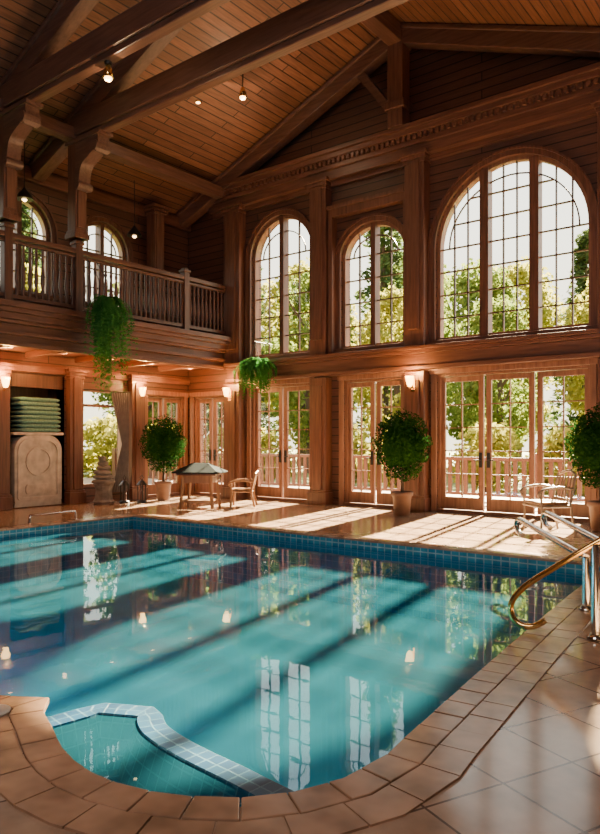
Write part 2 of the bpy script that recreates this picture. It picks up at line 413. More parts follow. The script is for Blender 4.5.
# ------------------------------------------------------------------ windows
wl = 0
for (P, a0, a1, sill, spring, rise, mulls, mw, cols, step, arcs) in WIN:
    wl += 1
    c = (a0+a1)/2; hw_ = (a1-a0)/2
    root = empty('window_%d' % wl, P(c, .12, sill), kind='structure')
    fw = .07
    b = MB(); b.ext(P, archpts(a0, a1, sill, spring, rise), [archpts(a0+fw, a1-fw, sill+fw, spring, rise-fw)], .06, .2)
    b.build('window_frame', M['frame'], root)
    b = MB()
    for m_ in mulls: b.pbox(P, m_-mw/2, m_+mw/2, .02, .22, sill+.02, archz(m_, a0, a1, spring, rise)-.02)
    b.build('mullion', M['woodZ'], root)
    b = MB(); edges = [a0+fw]+mulls+[a1-fw]
    for i in range(len(edges)-1):
        e0, e1 = edges[i]+(mw/2 if i else 0), edges[i+1]-(mw/2 if i < len(edges)-2 else 0)
        for k in range(1, cols):
            a = e0+(e1-e0)*k/cols
            b.pbox(P, a-.011, a+.011, .1, .15, sill+fw, archz(a, a0, a1, spring, rise)-.04)
    nrow = max(1, round((spring-sill)/step)); st_ = (spring-sill)/nrow
    for k in range(1, nrow+1): b.pbox(P, a0+fw, a1-fw, .1, .15, sill+st_*k-.011, sill+st_*k+.011)
    for f_ in arcs:
        pts = [P(c+hw_*(.2+.8*f_)*math.cos(PI*k/24), .125, spring+rise*f_*math.sin(PI*k/24)) for k in range(25)]
        for k in range(24): b.bar(pts[k], pts[k+1], .024, .024, up=(0, 1, 0) if P is PB else (1, 0, 0))
    if rise > 1:
        for k in (1, 2):
            z = spring+st_*k*1.0
            t = math.sqrt(max(0, 1-((z-spring)/(rise*arcs[0]))**2))*hw_*(.2+.8*arcs[0])
            b.pbox(P, c-t, c+t, .1, .15, z-.011, z+.011)
    b.build('muntins', M['muntin'], root)
    b = MB(); b.ext(P, archpts(a0+.03, a1-.03, sill+.03, spring, rise-.03), [], .135, .135); b.build('pane', M['glass'], root)
    b = MB(); cw = .13
    b.ext(P, archpts(a0-cw, a1+cw, sill-.02, spring, rise+cw), [archpts(a0, a1, sill, spring, rise)], -.05, 0)
    b.ext(P, archpts(a0-cw, a1+cw, sill-.02, spring, rise+cw), [archpts(a0-.09, a1+.09, sill-.01, spring, rise+.09)], -.085, -.05)
    b.build('casing', M['woodZ'], root)
    b = MB(); b.pbox(P, a0-.16, a1+.16, -.14, .05, sill-.09, sill); b.build('window_sill', M['woodX' if P is PB else 'woodY'], root, bevel=.01)

root = empty('window_8', (-.1, -2.6, LWIN[2]), kind='structure')
y0, y1, z0, z1 = LWIN
b = MB(); b.ext(PL, [(y0,z0),(y1,z0),(y1,z1),(y0,z1)], [[(y0+.06,z0+.06),(y1-.06,z0+.06),(y1-.06,z1-.06),(y0+.06,z1-.06)]], .04, .18)
b.pbox(PL, y0, y1, .06, .14, 2.15, 2.21); b.build('window_frame', M['frame'], root)
b = MB(); b.ext(PL, [(y0,z0),(y1,z0),(y1,z1),(y0,z1)], [], .1, .1); b.build('pane', M['glass'], root)

# ------------------------------------------------------------------ doors
dn = 0
for (P, a0, a1, top, leaves, cols) in DOORS:
    dn += 1
    root = empty('door_%d' % dn, P((a0+a1)/2, .12, 0), kind='structure')
    b = MB(); fo = .05
    b.ext(P, [(a0, .02), (a1, .02), (a1, top), (a0, top)], [[(a0+fo, .05), (a1-fo, .05), (a1-fo, top-fo), (a0+fo, top-fo)]], .03, .24)
    b.build('door_frame', M['frame'], root)
    b = MB(); cw = .11
    b.pbox(P, a0-cw, a0, -.05, 0, 0, top+cw); b.pbox(P, a1, a1+cw, -.05, 0, 0, top+cw); b.pbox(P, a0-cw-.03, a1+cw+.03, -.07, 0, top, top+cw)
    b.build('casing', M['frame'], root, bevel=.008)
    for li, (l0, l1) in enumerate(leaves):
        l0 += .03; l1 -= .03; st = .095; bt = .24
        lf = MB(); lf.ext(P, [(l0, .06), (l1, .06), (l1, top-.06), (l0, top-.06)], [[(l0+st, .06+bt), (l1-st, .06+bt), (l1-st, top-.06-st), (l0+st, top-.06-st)]], .09, .15)
        leaf = lf.build('door_leaf', M['frame'], root, bevel=.006)
        b = MB()
        for k in range(1, cols):
            a = l0+st+(l1-l0-2*st)*k/cols; b.pbox(P, a-.010, a+.010, .1, .14, .06+bt, top-.06-st)
        for k in range(1, 5):
            z = .06+bt+(top-.12-bt-st)*k/5; b.pbox(P, l0+st, l1-st, .1, .14, z-.010, z+.010)
        b.build('muntins', M['frame'], leaf)
        b = MB(); b.ext(P, [(l0+st, .06+bt), (l1-st, .06+bt), (l1-st, top-.06-st), (l0+st, top-.06-st)], [], .12, .12); b.build('pane', M['glass'], leaf)
        if li < 2:
            hx = l1-.05 if li == 0 else l0+.05
            b = MB(); b.pbox(P, hx-.03, hx+.03, .07, .09, .88, 1.16)
            b.tube([P(hx, .08, 1.02), P(hx, .03, 1.02), P(hx+(-.12 if li == 0 else .12), .03, 1.02)], .013, 8)
            b.build('door_handle', M['black'], leaf)

# ------------------------------------------------------------------ trim on the back wall
tn = [0]
def trimname(): tn[0] += 1; return 'trim_%d' % tn[0]
def pilaster(x0, x1, dep=.24, P=PB, ztop=7.05, mid=True):
    c = (x0+x1)/2; root = empty(trimname(), P(c, -dep/2, 0), kind='structure')
    mz = M['woodZ']
    b = MB(); w = x1-x0
    for za, zb in (((0, 2.75), (3.25, ztop)) if mid else ((0, ztop),)):
        b.pbox(P, x0, x1, -dep, 0, za, zb)
        b.pbox(P, x0+w*.22, x1-w*.22, -dep-.035, -dep, za+.32, zb-.18)
    b.build('shaft', mz, root, bevel=.012)
    b = MB(); b.pbox(P, x0-.04, x1+.04, -dep-.05, 0, 0, .26); b.pbox(P, x0-.02, x1+.02, -dep-.03, 0, .26, .31); b.build('base', mz, root, bevel=.01)
    b = MB()
    for i, e in enumerate((.02, .05, .09)): b.pbox(P, x0-e, x1+e, -dep-e, 0, ztop-.22+i*.07, ztop-.15+i*.07)
    b.build('capital', mz, root, bevel=.008)
for x0, x1 in ((1.5, 2.02), (4.12, 4.56), (6.48, 6.92), (10.12, 10.62), (13.0, 13.5)): pilaster(x0, x1)
b = MB()
for z0, z1, d in ((2.78, 2.86, .20), (2.86, 3.1, .13), (3.1, 3.17, .19), (3.17, 3.24, .26)):
    b.box(BX+.02, RX-.01, -d-.06, -.001, z0, z1)
b.build(trimname(), M['woodX'], kind='structure', bevel=.008)
b = MB()
for z0, z1, d in ((6.88, 6.98, .10), (6.98, 7.18, .24), (7.18, 7.26, .30), (7.36, 7.46, .40), (7.46, 7.54, .46)):
    b.box(1.0, RX-.01, -d, -.001, z0, z1)
b.box(1.0, RX-.01, -.28, -.001, 7.26, 7.36)
x = 1.1
while x < RX-.2: b.box(x, x+.06, -.36, -.28, 7.27, 7.36); x += .12
b.build(trimname(), M['woodX'], kind='structure')
b = MB()
x0, x1 = 4.6, 6.47
b.ext(PB, [(x0, 3.26), (x1, 3.26), (x1, 6.34), (x0, 6.34)], [[(x0+.10, 3.27), (x1-.04, 3.27), (x1-.04, 6.18), (x0+.10, 6.18)]], -.2, -.001)
b.box(x0-.02, x1, -.24, -.001, 6.34, 6.42)
b.build(trimname(), M['woodZ'], kind='structure', bevel=.008)
b = MB(); b.box(.02, RX-.02, -.03, -.001, .0, .06); b.build('baseboard_back', M['woodX'], kind='structure')

# ------------------------------------------------------------------ left wall trim and niche
for yc, w in ((-5.12, .34), (-3.41, .34), (-1.72, .4)):
    pilaster(yc-w/2, yc+w/2, .16, PL, 2.95, mid=False)
b = MB(); b.pbox(PL, -12, -.02, -.1, -.001, 2.8, 2.95); b.pbox(PL, -12, -.02, -.14, -.001, 6.75, 7.0); b.build(trimname(), M['woodY'], kind='structure', bevel=.01)
b = MB(); y0, y1, z0, z1 = NICHE
b.box(-.66, -.62, y0-.04, y1+.04, 0, z1+.04); b.box(-.66, 0-.001, y0-.04, y0, .02, z1); b.box(-.66, -.001, y1, y1+.04, .02, z1); b.box(-.66, -.001, y0, y1, z1, z1+.04)
b.box(-.12, -.06, y0, y1, 2.5, z1)
b.build(trimname(), M['muntin'], kind='structure')

root = empty('stone_cabinet', (-.3, -4.26, .02), label='grey beige stone cabinet with rounded shoulders and a round relief in the wall niche', cat='cabinet')
def rrect(a0, a1, z0, z1, r, rb=.05, k=8):
    pts = []
    for cx, cz, s0, rr in ((a1-rb, z0+rb, -PI/2, rb), (a1-r, z1-r, 0, r), (a0+r, z1-r, PI/2, r), (a0+rb, z0+rb, PI, rb)):
        for i in range(k+1): t = s0+PI/2*i/k; pts.append((cx+rr*math.cos(t), cz+rr*math.sin(t)))
    return pts
b = MB(); b.ext(PL, rrect(-4.8, -3.72, .1, 1.5, .32), [], -.06, .55); b.build('body', M['cream'], root, bevel=.02)
b = MB(); b.ext(PL, rrect(-4.74, -3.78, .16, 1.44, .28), [rrect(-4.68, -3.84, .22, 1.38, .24)], -.09, -.06)
b.ext(PL, [(-4.26+.30*math.cos(t*PI/16), .95+.30*math.sin(t*PI/16)) for t in range(32)], [[(-4.26+.25*math.cos(t*PI/16), .95+.25*math.sin(t*PI/16)) for t in range(32)]], -.085, -.06)
b.ext(PL, rrect(-4.56, -3.96, .28, .48, .06), [], -.08, -.06)
b.build('relief', M['cream'], root, bevel=.006)
b = MB(); b.box(-.52, .05, -4.8, -3.72, .02, .1); b.build('plinth', M['cream'], root)
b = MB(); b.box(-.55, .08, -4.84, -3.68, 1.50, 1.56); b.build('top', M['cream'], root, bevel=.015)
tl = ['folded green towel at the bottom of the stack in the wall niche', 'folded green towel second from the bottom in the niche stack', 'folded green towel second from the top in the niche stack', 'folded green towel on top of the stack in the wall niche']
for k in range(4):
    b = MB(); y0, y1 = -4.78+random.uniform(0, .10), -3.74-random.uniform(0, .10); zb = 1.562+k*.182
    xo = random.uniform(-.03, .03)
    for q in range(2):
        R_ = .043; zc = zb+.045+.09*q; ny = 12
        rows_ = []
        for j in range(ny+1):
            y = y0+(y1-y0)*j/ny; e = min(1, min(j, ny-j)/1.5+.45); wv = .008*math.sin(j*1.7+k+q*2)
            prof = [(.04+xo+R_*e*math.cos(-PI/2+PI*i/8), zc+wv*(.5 if q else 0)+R_*e*math.sin(-PI/2+PI*i/8)) for i in range(9)]
            rows_.append([(px_, y, pz_) for px_, pz_ in prof]+[(-.42, y, zc+R_*e), (-.42, y, zc-R_*e)])
        L_ = len(rows_[0]); vs = [v for rw in rows_ for v in rw]; fs = [tuple(range(L_)), tuple(range(ny*L_+L_-1, ny*L_-1, -1))]
        for j in range(ny):
            for i in range(L_): fs.append((j*L_+i, (j+1)*L_+i, (j+1)*L_+(i+1) % L_, j*L_+(i+1) % L_))
        b.add(vs, fs, True)
    b.build('folded_towel', M['towel'], label=tl[k], cat='towel', group='folded towels in the wall niche')

b = MB(); k = 40; vs = []; fs = []
for i in range(k+1):
    y = -2.5+.55*i/k; xx = .12+.035*math.sin(i*1.25)
    for z in (.2, 1.3, 2.5):
        pinch = .35 if z == 1.3 else 1
        vs.append((xx, -2.02+(y+2.02)*pinch if z == 1.3 else y, z))
for i in range(k):
    for j in range(2): a = i*3+j; fs.append((a, a+3, a+4, a+1))
b.add(vs, fs, True); b.build('curtain', M['curtain'], label='grey curtain tied back at the side of the small ground floor window', cat='curtain')
b = MB(); b.tube([(.12, -3.25, 2.52), (.12, -1.95, 2.52)], .018, 8); b.build('curtain_rod', M['black'], label='thin black curtain rod above the small ground floor window', cat='curtain rod')
root = empty('stone_fountain', (.55, -3.0, 0), label='stacked grey stone tabletop fountain below the small ground floor window', cat='fountain')
b = MB(); b.lathe([(.2, 0), (.24, .05), (.2, .1), (.17, .3), (.2, .4), (.24, .44)], (.55, -3.0, 0), 8, False); b.build('pedestal', M['stone'], root)
for i in range(6):
    b = MB(); z = .44+i*.1; r = .26-.035*i
    b.lathe([(r*.7, 0), (r, .03), (r*.98, .07), (r*.7, .1)], (.55+random.uniform(-.03, .03), -3.0+random.uniform(-.03, .03), z), 9); b.build('stone', M['stone'], root)
root0 = empty('lantern', (.78, -2.62, 0), label='black floor lantern nearer the stone fountain', cat='lantern', group='black floor lanterns')
b = MB(); b.lathe([(.11, 0), (.11, .04), (.08, .06)], n=12)
b.lathe([(.12, .4), (.06, .48), (.03, .5)], n=12); b.tube([(0,0,.5), (.05,0,.56), (0,0,.62), (-.05,0,.56), (0,0,.5)], .008, 6)
for k in range(4): a = PI/4+k*PI/2; b.tube([(.085*math.cos(a), .085*math.sin(a), .05), (.085*math.cos(a), .085*math.sin(a), .41)], .012, 6)
b.build('frame', M['black'], root0, world=False)
b = MB(); b.lathe([(.045, .06), (.045, .26), (.01, .27)], n=12); b.build('candle', M['dark'], root0, world=False)
dup(root0, (.98, -2.3, 0), .3, 'black floor lantern nearer the topiary under the balcony')

# ------------------------------------------------------------------ balcony
bal = empty('balcony', (BX/2, -6, 3.1), label='long wooden balcony with moulded fascia and turned baluster railing', cat='balcony')
YB0 = -12.0
b = MB(); b.box(.001, BX-.06, YB0, -.001, 3.2, 3.78); b.build('floor_slab', M['woodY'], bal)
b = MB()
for z0, z1, d in ((3.1, 3.18, .0), (3.18, 3.3, -.05), (3.3, 3.36, .04), (3.36, 3.5, -.02), (3.5, 3.56, .08), (3.56, 3.68, .13), (3.68, 3.76, .2), (3.76, 3.86, .27)):
    b.box(BX-.12, BX+d, YB0, -.27, z0, z1)
b.build('fascia', M['woodY'], bal, bevel=.006)
y = -11.6
while y < -.5:
    b = MB(); b.box(.17, BX-.13, y, y+.14, 3.08, 3.2); b.build('soffit_beam', M['woodX'], bal, bevel=.008); y += 1.16
b = MB(); b.box(BX-.07, BX+.07, YB0, -.28, 5.02, 5.12); b.box(BX-.045, BX+.045, YB0, -.28, 4.94, 5.0); b.build('handrail', M['darkY'], bal, bevel=.015)
b = MB(); b.box(BX-.04, BX+.04, YB0, -.28, 3.95, 4.02); b.build('bottom_rail', M['darkY'], bal)
prof = [(.022, 4.02), (.022, 4.12), (.034, 4.16), (.022, 4.2), (.036, 4.32), (.03, 4.5), (.018, 4.68), (.03, 4.74), (.02, 4.78), (.022, 4.94)]
newy = [-1.54, T1, T2, -7.2, -8.7, -10.2, -11.8]
ys = []; y = -.36
while y > -8.6:
    if min(abs(y-q) for q in newy) > .1: ys.append(y)
    y -= .128
b0 = None
for y in ys:
    if b0 is None:
        m = MB(); m.lathe([(r*1.15, z-4.02) for r, z in prof], n=8); b0 = m.build('baluster', M['dark'], bal, world=False); b0.location = Vector((BX, y, 4.02))-bal.location
    else:
        c = b0.copy(); COL.objects.link(c); c.parent = bal; c.location = Vector((BX, y, 4.02))-bal.location
for y in newy:
    m = MB(); m.box(BX-.08, BX+.08, y-.08, y+.08, 3.86, 5.2); m.box(BX-.1, BX+.1, y-.1, y+.1, 5.2, 5.26); m.box(BX-.06, BX+.06, y-.06, y+.06, 5.26, 5.3)
    m.build('newel_post', M['dark'], bal, bevel=.012)
def tallpost(x, y, z0, zt, label, wide=.13, cap=True):
    root = empty('balcony_post', (x, y, z0), label=label, cat='post', group='tall posts along the balcony')
    m = MB(); m.box(x-wide, x+wide, y-wide, y+wide, z0, zt); m.box(x-wide+.04, x+wide+.03, y-wide+.04, y+wide-.04, z0+.2, zt-.2); m.build('shaft', M['woodZ'], root, bevel=.012)
    m = MB(); m.box(x-wide-.04, x+wide+.04, y-wide-.04, y+wide+.04, z0, z0+.09); m.box(x-wide-.02, x+wide+.02, y-wide-.02, y+wide+.02, z0+.09, z0+.15); m.build('foot', M['woodZ'], root, bevel=.008)
    if cap:
        m = MB()
        for i, e in enumerate((.03, .06, .1)): m.box(x-wide-e, x+wide+e, y-wide-e, y+wide+e, zt-.2+i*.07, zt-.14+i*.07)
        m.build('capital', M['woodZ'], root, bevel=.008)
    return root
ZT = roofz(BX)-.55
tallpost(.32, -1.35, 3.79, roofz(.1)-.16, 'slim wooden post standing at the back of the balcony beside the arched window', .15)
tallpost(BX, T1, 5.31, ZT, 'wooden balcony post under the second roof truss beside the hanging fern', .13, False)
tallpost(BX, T2, 5.31, ZT, 'wooden balcony post under the nearest visible roof truss at the left edge', .13, False)
b = MB(); b.box(BX-.12, BX+.12, -12, -.4, roofz(BX)-.52, roofz(BX)-.28); b.build('eave_beam', M['beamY'], label='long wooden eave beam resting on the balcony posts', cat='beam', bevel=.015)

# ------------------------------------------------------------------ roof trusses
def truss(y, label, tie=True, w=.26, th=.34):
    root = empty('roof_truss', (RIDX, y, 7.1), label=label, cat='roof truss', group='timber roof trusses')
    xe = RX-.2
    for s in (-1, 1):
        x0 = .12 if s < 0 else xe
        m = MB(); m.bar((x0, y, roofz(x0)-th/2-.04), (RIDX, y, RIDZ-th/2-.04), w, th); m.bar((x0, y, roofz(x0)-.06), (RIDX, y, RIDZ-.06), w+.1, .08)
        m.build('rafter', M['beam'], root, bevel=.015)
    if tie:
        m = MB(); m.bar((BX-.3, y, 7.46), (RX-.6, y, 7.46), w+.04, .40); m.bar((BX+.1, y, 7.22), (RX-1, y, 7.22), w-.08, .1); m.build('tie_beam', M['beam'], root, bevel=.02)
        m = MB(); x0 = BX+.13; K = .8
        raw = [(-.02, 7.17), (-.02, 6.0), (.08, 5.98), (.16, 6.04)]
        for i in range(15):
            t = i/14; raw.append((.14+.56*(1-math.cos(t*PI/2)), 6.15+.62*math.sin(t*PI/2)+.05*math.sin(t*PI*2)))
        raw += [(.80, 6.72), (.88, 6.78), (.9, 6.9), (.88, 7.0), (.88, 7.17)]
        m.ext(PB, [(x0+a*K, 7.17-(7.17-z)*K) for a, z in raw], [], y-.13, y+.13)
        m.tube([(x0+.77*K, y-.16, 6.92), (x0+.77*K, y+.16, 6.92)], .10, 18); m.tube([(x0+.1*K, y-.16, 6.3), (x0+.1*K, y+.16, 6.3)], .075, 18)
        m.box(x0-.3, x0+.78, y-.16, y+.16, 7.12, 7.18)
        m.build('bracket', M['beam'], root, bevel=.006)
    else:
        m = MB(); m.box(RIDX-.17, RIDX+.17, y-.15, y+.15, 7.55, RIDZ-.2); m.box(RIDX-.22, RIDX+.22, y-.19, y+.19, 7.9, 8.05); m.build('king_post', M['woodZ'], root, bevel=.015)
        m = MB(); m.bar((RIDX-.12, y, 7.9), (RIDX-.9, y, roofz(RIDX+.9)-.3), .14, .16); m.build('strut', M['beam'], root)
    return root
truss(-.32, 'timber truss with king post against the gable wall', tie=False)
truss(T1, 'timber roof truss with long tie beam, second from the gable wall')
truss(T2, 'timber roof truss with tie beam crossing the top left of the view')
b = MB(); b.box(RIDX-.15, RIDX+.15, RY+.05, -.05, RIDZ-.42, RIDZ-.08); b.build('ridge_beam', M['beamY'], label='heavy wooden ridge beam along the peak of the ceiling', cat='beam', bevel=.015)

# ------------------------------------------------------------------ ceiling lights
def glow(name, e, col, parent, loc):
    l = bpy.data.lights.new(name, 'POINT'); l.energy = e; l.color = col; l.shadow_soft_size = 0
    o = bpy.data.objects.new(name, l); COL.objects.link(o); o.parent = parent; o.location = loc
def spot(x, y, drop, label, z=None):
    if z is None: z = roofz(x)
    root = empty('ceiling_spotlight', (x, y, z), label=label, cat='ceiling light', group='small ceiling spotlights')
    m = MB(); m.lathe([(.05, -.04), (.06, .02)], (x, y, z), 12); m.tube([(x, y, z), (x, y, z-drop)], .012, 6); m.build('stem', M['black'], root)
    m = MB(); m.lathe([(.03, 0), (.05, -.05), (.085, -.2), (.08, -.2)][::-1], (x, y, z-drop), 14); m.build('shade', M['brass'], root)
    m = MB(); m.lathe([(.01, -.25), (.05, -.23), (.065, -.195), (.05, -.17)], (x, y, z-drop), 12); m.build('bulb', M['bulb'], root)
    glow('spot_glow', 25, (1, .7, .4), root, (0, 0, -drop-.33))
spot(4.5, T2, .04, 'small glowing spotlight under the tie beam at the top left', 7.16)
spot(4.04, -2.29, .35, 'small spotlight on a long stem over the far part of the ceiling')
def downlight(x, y, z, label, grp, e=10, col=(1, .62, .3)):
    root = empty('downlight', (x, y, z), label=label, cat='downlight', group=grp)
    m = MB(); m.lathe([(.05, -.012), (.075, -.006), (.075, .004)], (x, y, z), 16); m.build('rim', M['brass'], root)
    m = MB(); m.lathe([(.045, -.016), (.045, -.01)], (x, y, z), 12); m.build('bulb', M['bulb'], root)
    if e: glow('downlight_glow', e, col, root, (0, 0, -.25))
downlight(2.3, -5.2, roofz(2.3), 'recessed ceiling downlight near the nearest visible truss', 'recessed lights in the plank ceiling', 0)
downlight(3.0, -2.5, roofz(3.0), 'recessed ceiling downlight above the balcony railing far end', 'recessed lights in the plank ceiling', 0)
for i, y in enumerate((-.62, -1.8, -2.95, -4.1, -5.28)):
    downlight(.75, y, 3.19, ['downlight under the balcony nearest the corner', 'downlight under the balcony above the topiary', 'downlight under the balcony above the small window', 'downlight under the balcony above the towel niche', 'downlight under the balcony at the left edge'][i], 'downlights under the balcony', 30, (1, .29, .07))

def sconce(loc, nrm, label):
    root = empty('wall_sconce', loc, math.atan2(nrm[1], nrm[0]), label=label, cat='wall lamp', group='glowing wall sconces')
    m = MB(); m.box(0, .02, -.045, .045, -.16, .1); m.tube([(0,0,-.1), (.08,0,-.12), (.13,0,-.06)], .012, 8); m.build('bracket', M['brass'], root, world=False)
    m = MB(); m.lathe([(.035, -.06), (.06, 0), (.085, .14), (.08, .14)], (.13, 0, 0), 16); m.build('lamp_shade', M['shade'], root, world=False)
    glow('sconce_glow', 65, (1, .52, .15), root, (.2, 0, .24))
sconce((1.76, -.275, 2.5), (0, -1), 'glowing wall sconce on the corner pillar at the balcony end')
sconce((6.7, -.275, 2.5), (0, -1), 'glowing wall sconce on the wide pillar between the glass door bays')
sconce((.16, -1.72, 2.5), (1, 0), 'glowing wall sconce under the balcony above the topiary')
sconce((.16, -5.12, 2.5), (1, 0), 'glowing wall sconce at the left edge beside the towel niche')

def bell(x, y, z, ztop, label):
    root = empty('pendant_lamp', (x, y, ztop), label=label, cat='pendant lamp', group='dark bell shaped pendant lamps')
    m = MB(); m.tube([(x, y, ztop), (x, y, z+.2)], .010, 6); m.build('cord', M['black'], root)
    m = MB(); m.lathe([(.17, 0), (.14, .08), (.07, .16), (.03, .22), (.015, .24)], (x, y, z), 16); m.build('shade', M['black'], root)
    m = MB(); m.lathe([(.02, -.04), (.05, -.01), (.04, .04)], (x, y, z), 10); m.build('bulb', M['bulb'], root)
bell(.6, -4.9, 6.15, roofz(.6)-.02, 'dark pendant lamp in front of the left upper arched window')
bell(.6, -2.2, 6.05, roofz(.6)-.02, 'dark pendant lamp beside the second upper arched window')

# ------------------------------------------------------------------ plants
def leafquad(b, p, nrm, s, asp=.5):
    nrm = nrm.normalized(); t = nrm.cross(Vector((random.uniform(-1,1), random.uniform(-1,1), random.uniform(-1,1))))
    if t.length < 1e-3: t = Vector((1,0,0))
    t.normalize(); u = nrm.cross(t)
    b.add([p-t*s, p-u*s*asp, p+t*s, p+u*s*asp], [(0,1,2,3)])
def rdir():
    while True:
        v = Vector((random.uniform(-1,1), random.uniform(-1,1), random.uniform(-1,1)))
        if .05 < v.length < 1: return v.normalized()
def make_topiary():
    root = empty('potted_topiary', (0,0,0), label='x', cat='potted plant', group='round topiaries in brown clay pots')
    m = MB(); m.lathe([(.12, 0), (.145, .03), (.175, .36), (.205, .38), (.21, .45), (.18, .45), (.17, .40)]); m.build('pot', M['pot'], root, world=False)
    m = MB(); m.lathe([(.01, .39), (.175, .40)], n=16); m.build('soil', M['soil'], root, world=False)
    m = MB(); m.tube([(0,0,.40), (.02,.01,.8), (0,0,1.1)], .03, 8); m.build('trunk', M['bark'], root, world=False)
    m = MB(); m.lathe([(.36*math.sin(PI*i/10)+.005, 1.3-.4*math.cos(PI*i/10)) for i in range(11)], n=16)
    for i in range(5200):
        d = rdir(); lump = 1+.07*math.sin(d.x*9+1)*math.cos(d.y*8)+.05*math.sin(d.z*13)
        r = random.uniform(.38, .55)*lump; taper = 1.0 if d.z > 0 else 1-.14*abs(d.z)
        p = Vector((d.x*r*taper*.98, d.y*r*taper*.98, 1.3+d.z*r*1.2)); leafquad(m, p, d+rdir()*.8, random.uniform(.02, .04))
    m.build('foliage', M['topi'], root, world=False)
    return root
t0 = make_topiary(); t0.location = (6.93, -1.11, 0); t0['label'] = 'round potted topiary between the glass door bays beside the wide pillar'
dup(t0, (.92, -1.62, 0), 1.3, 'round potted topiary under the balcony in the far corner')
dup(t0, (10.38, -1.0, 0), 2.1, 'round potted topiary at the right edge behind the metal chair')
def fern(x, y, z, r, drop, label, nfr=90, hook=None):
    root = empty('hanging_fern', (x, y, z), label=label, cat='hanging plant', group='hanging ferns')
    m = MB(); m.lathe([(.05, -.2), (.14, -.14), (.17, 0), (.18, .02)], (x, y, z), 14); m.build('basket', M['pot'], root)
    m = MB()
    if hook:
        for k in range(3): a = k*2*PI/3; m.tube([(x+.17*math.cos(a), y+.17*math.sin(a), z), hook], .006, 5)
        m.tube([hook, (hook[0], -.02, hook[2])], .015, 6)
    else:
        for yy in (-.1, .1): m.tube([(x-.05, y+yy, z), (x-.1, y+yy, z+.45), (BX+.08, y+yy, 4.97)], .007, 5)
    m.build('hanger', M['black'], root)
    m = MB()
    for i in range(nfr):
        a = random.uniform(0, 2*PI); R = r*random.uniform(.35, 1); D = drop*random.uniform(.25, 1); up = random.uniform(.05, .22)
        if D > .7*drop: R *= .75
        if not hook and math.cos(a) < 0: R *= .5
        pts = []
        for k in range(11):
            t = k/10; rr = R*(1-(1-t)**2); zz = up*math.sin(min(1, t*2.2)*PI/1.6)-D*t**1.8
            pts.append(Vector((x+rr*math.cos(a)+.03*math.sin(k+i), y+rr*math.sin(a), z+zz)))
        for k in range(10):
            d = (pts[k+1]-pts[k]).normalized(); sd = d.cross(Vector((0,0,1)))
            if sd.length < .05: sd = Vector((-math.sin(a), math.cos(a), 0))
            sd.normalize(); l = .075*(1-.6*k/10)
            for s in (-1, 1):
                for q in (0, .5):
                    p = pts[k].lerp(pts[k+1], q); tip = p+sd*s*l+d*l*.5+Vector((0,0,-.015))
                    m.add([p-d*.012, p+d*.022, tip], [(0,1,2)])
    m.build('fronds', M['fern'], root)
fern(2.14, -4.1, 4.05, .62, 2.0, 'long trailing fern hanging over the balcony edge', 260)
fern(2.85, -.6, 3.1, .52, .85, 'bushy hanging fern in front of the far arched window bay', 150, hook=(2.85, -.6, 3.62))

# ------------------------------------------------------------------ furniture
def chair(loc, rz, label, mt, cush, grp='chairs on the pool deck', metal=False):
    root = empty('armchair', loc, rz, label=label, cat='chair', group=grp)
    r = .028
    lg = r if not metal else .018
    for sx in (-1, 1):
        m = MB(); m.tube([(sx*.27, .25, 0), (sx*.27, .23, .3), (sx*.27, .25, .64)], lg, 8); m.build('leg', mt, root, world=False)
        m = MB(); m.tube([(sx*.25, -.32, 0), (sx*.26, -.25, .3), (sx*.26, -.24, .45), (sx*.25, -.33, .88)], lg, 8); m.build('leg', mt, root, world=False)
        m = MB(); m.tube(smooth_path([(sx*.26, -.28, .66), (sx*.29, -.05, .69), (sx*.29, .2, .66), (sx*.28, .29, .6), (sx*.27, .27, .53)], 5), lg*1.05, 8); m.build('armrest', mt, root, world=False)
    m = MB(); m.box(-.27, .27, -.26, .27, .38, .42); m.build('seat', mt, root, world=False, bevel=.015)
    m = MB(); m.box(-.25, .25, -.22, .26, .42, .47); m.build('cushion', cush, root, world=False, bevel=.02)
    m = MB()
    for k in range(6): xx = -.2+.08*k; m.bar((xx, -.26, .45), (xx, -.335, .84), .025, .015)
    m.tube(smooth_path([(-.26, -.33, .86), (0, -.37, .93), (.26, -.33, .86)], 6), lg, 8); m.bar((-.25, -.25, .5), (.25, -.25, .5), .02, .03)
    m.build('backrest', mt, root, world=False)
    return root
ch = chair((3.3, -1.5, 0), 2.2, 'brown wooden armchair to the right of the small covered table', M['wicker'], M['wicker'])
ch.scale = (.88, .88, .8)
chair((9.75, -1.6, 0), 2.4, 'slim metal armchair on the sunlit deck in front of the right topiary', M['greymetal'], M['wicker'], metal=True)
root = empty('side_table', (2.85, -2.3, 0), .5, label='small wooden table with open slatted base near the far corner of the pool', cat='table')
m = MB(); m.box(-.42, .42, -.34, .34, .68, .72); m.build('tabletop', M['dark'], root, world=False, bevel=.01)
for sx in (-1, 1):
    for sy in (-1, 1):
        m = MB(); m.bar((sx*.34, sy*.26, 0), (sx*.28, sy*.22, .68), .05, .05); m.build('leg', M['wicker'], root, world=False)
m = MB(); m.box(-.3, .3, -.24, .24, .14, .17); m.build('shelf', M['wicker'], root, world=False)
m = MB(); m.box(-.31, .31, -.245, -.23, .52, .68); m.box(-.31, .31, .23, .245, .52, .68); m.box(-.31, -.295, -.24, .24, .52, .68); m.box(.295, .31, -.24, .24, .52, .68); m.build('apron', M['wicker'], root, world=False)
m = MB(); ca, sa = math.cos(.5), math.sin(.5)
def rt(x, y, z): return (2.85+x*ca-y*sa, -2.3+x*sa+y*ca, z)
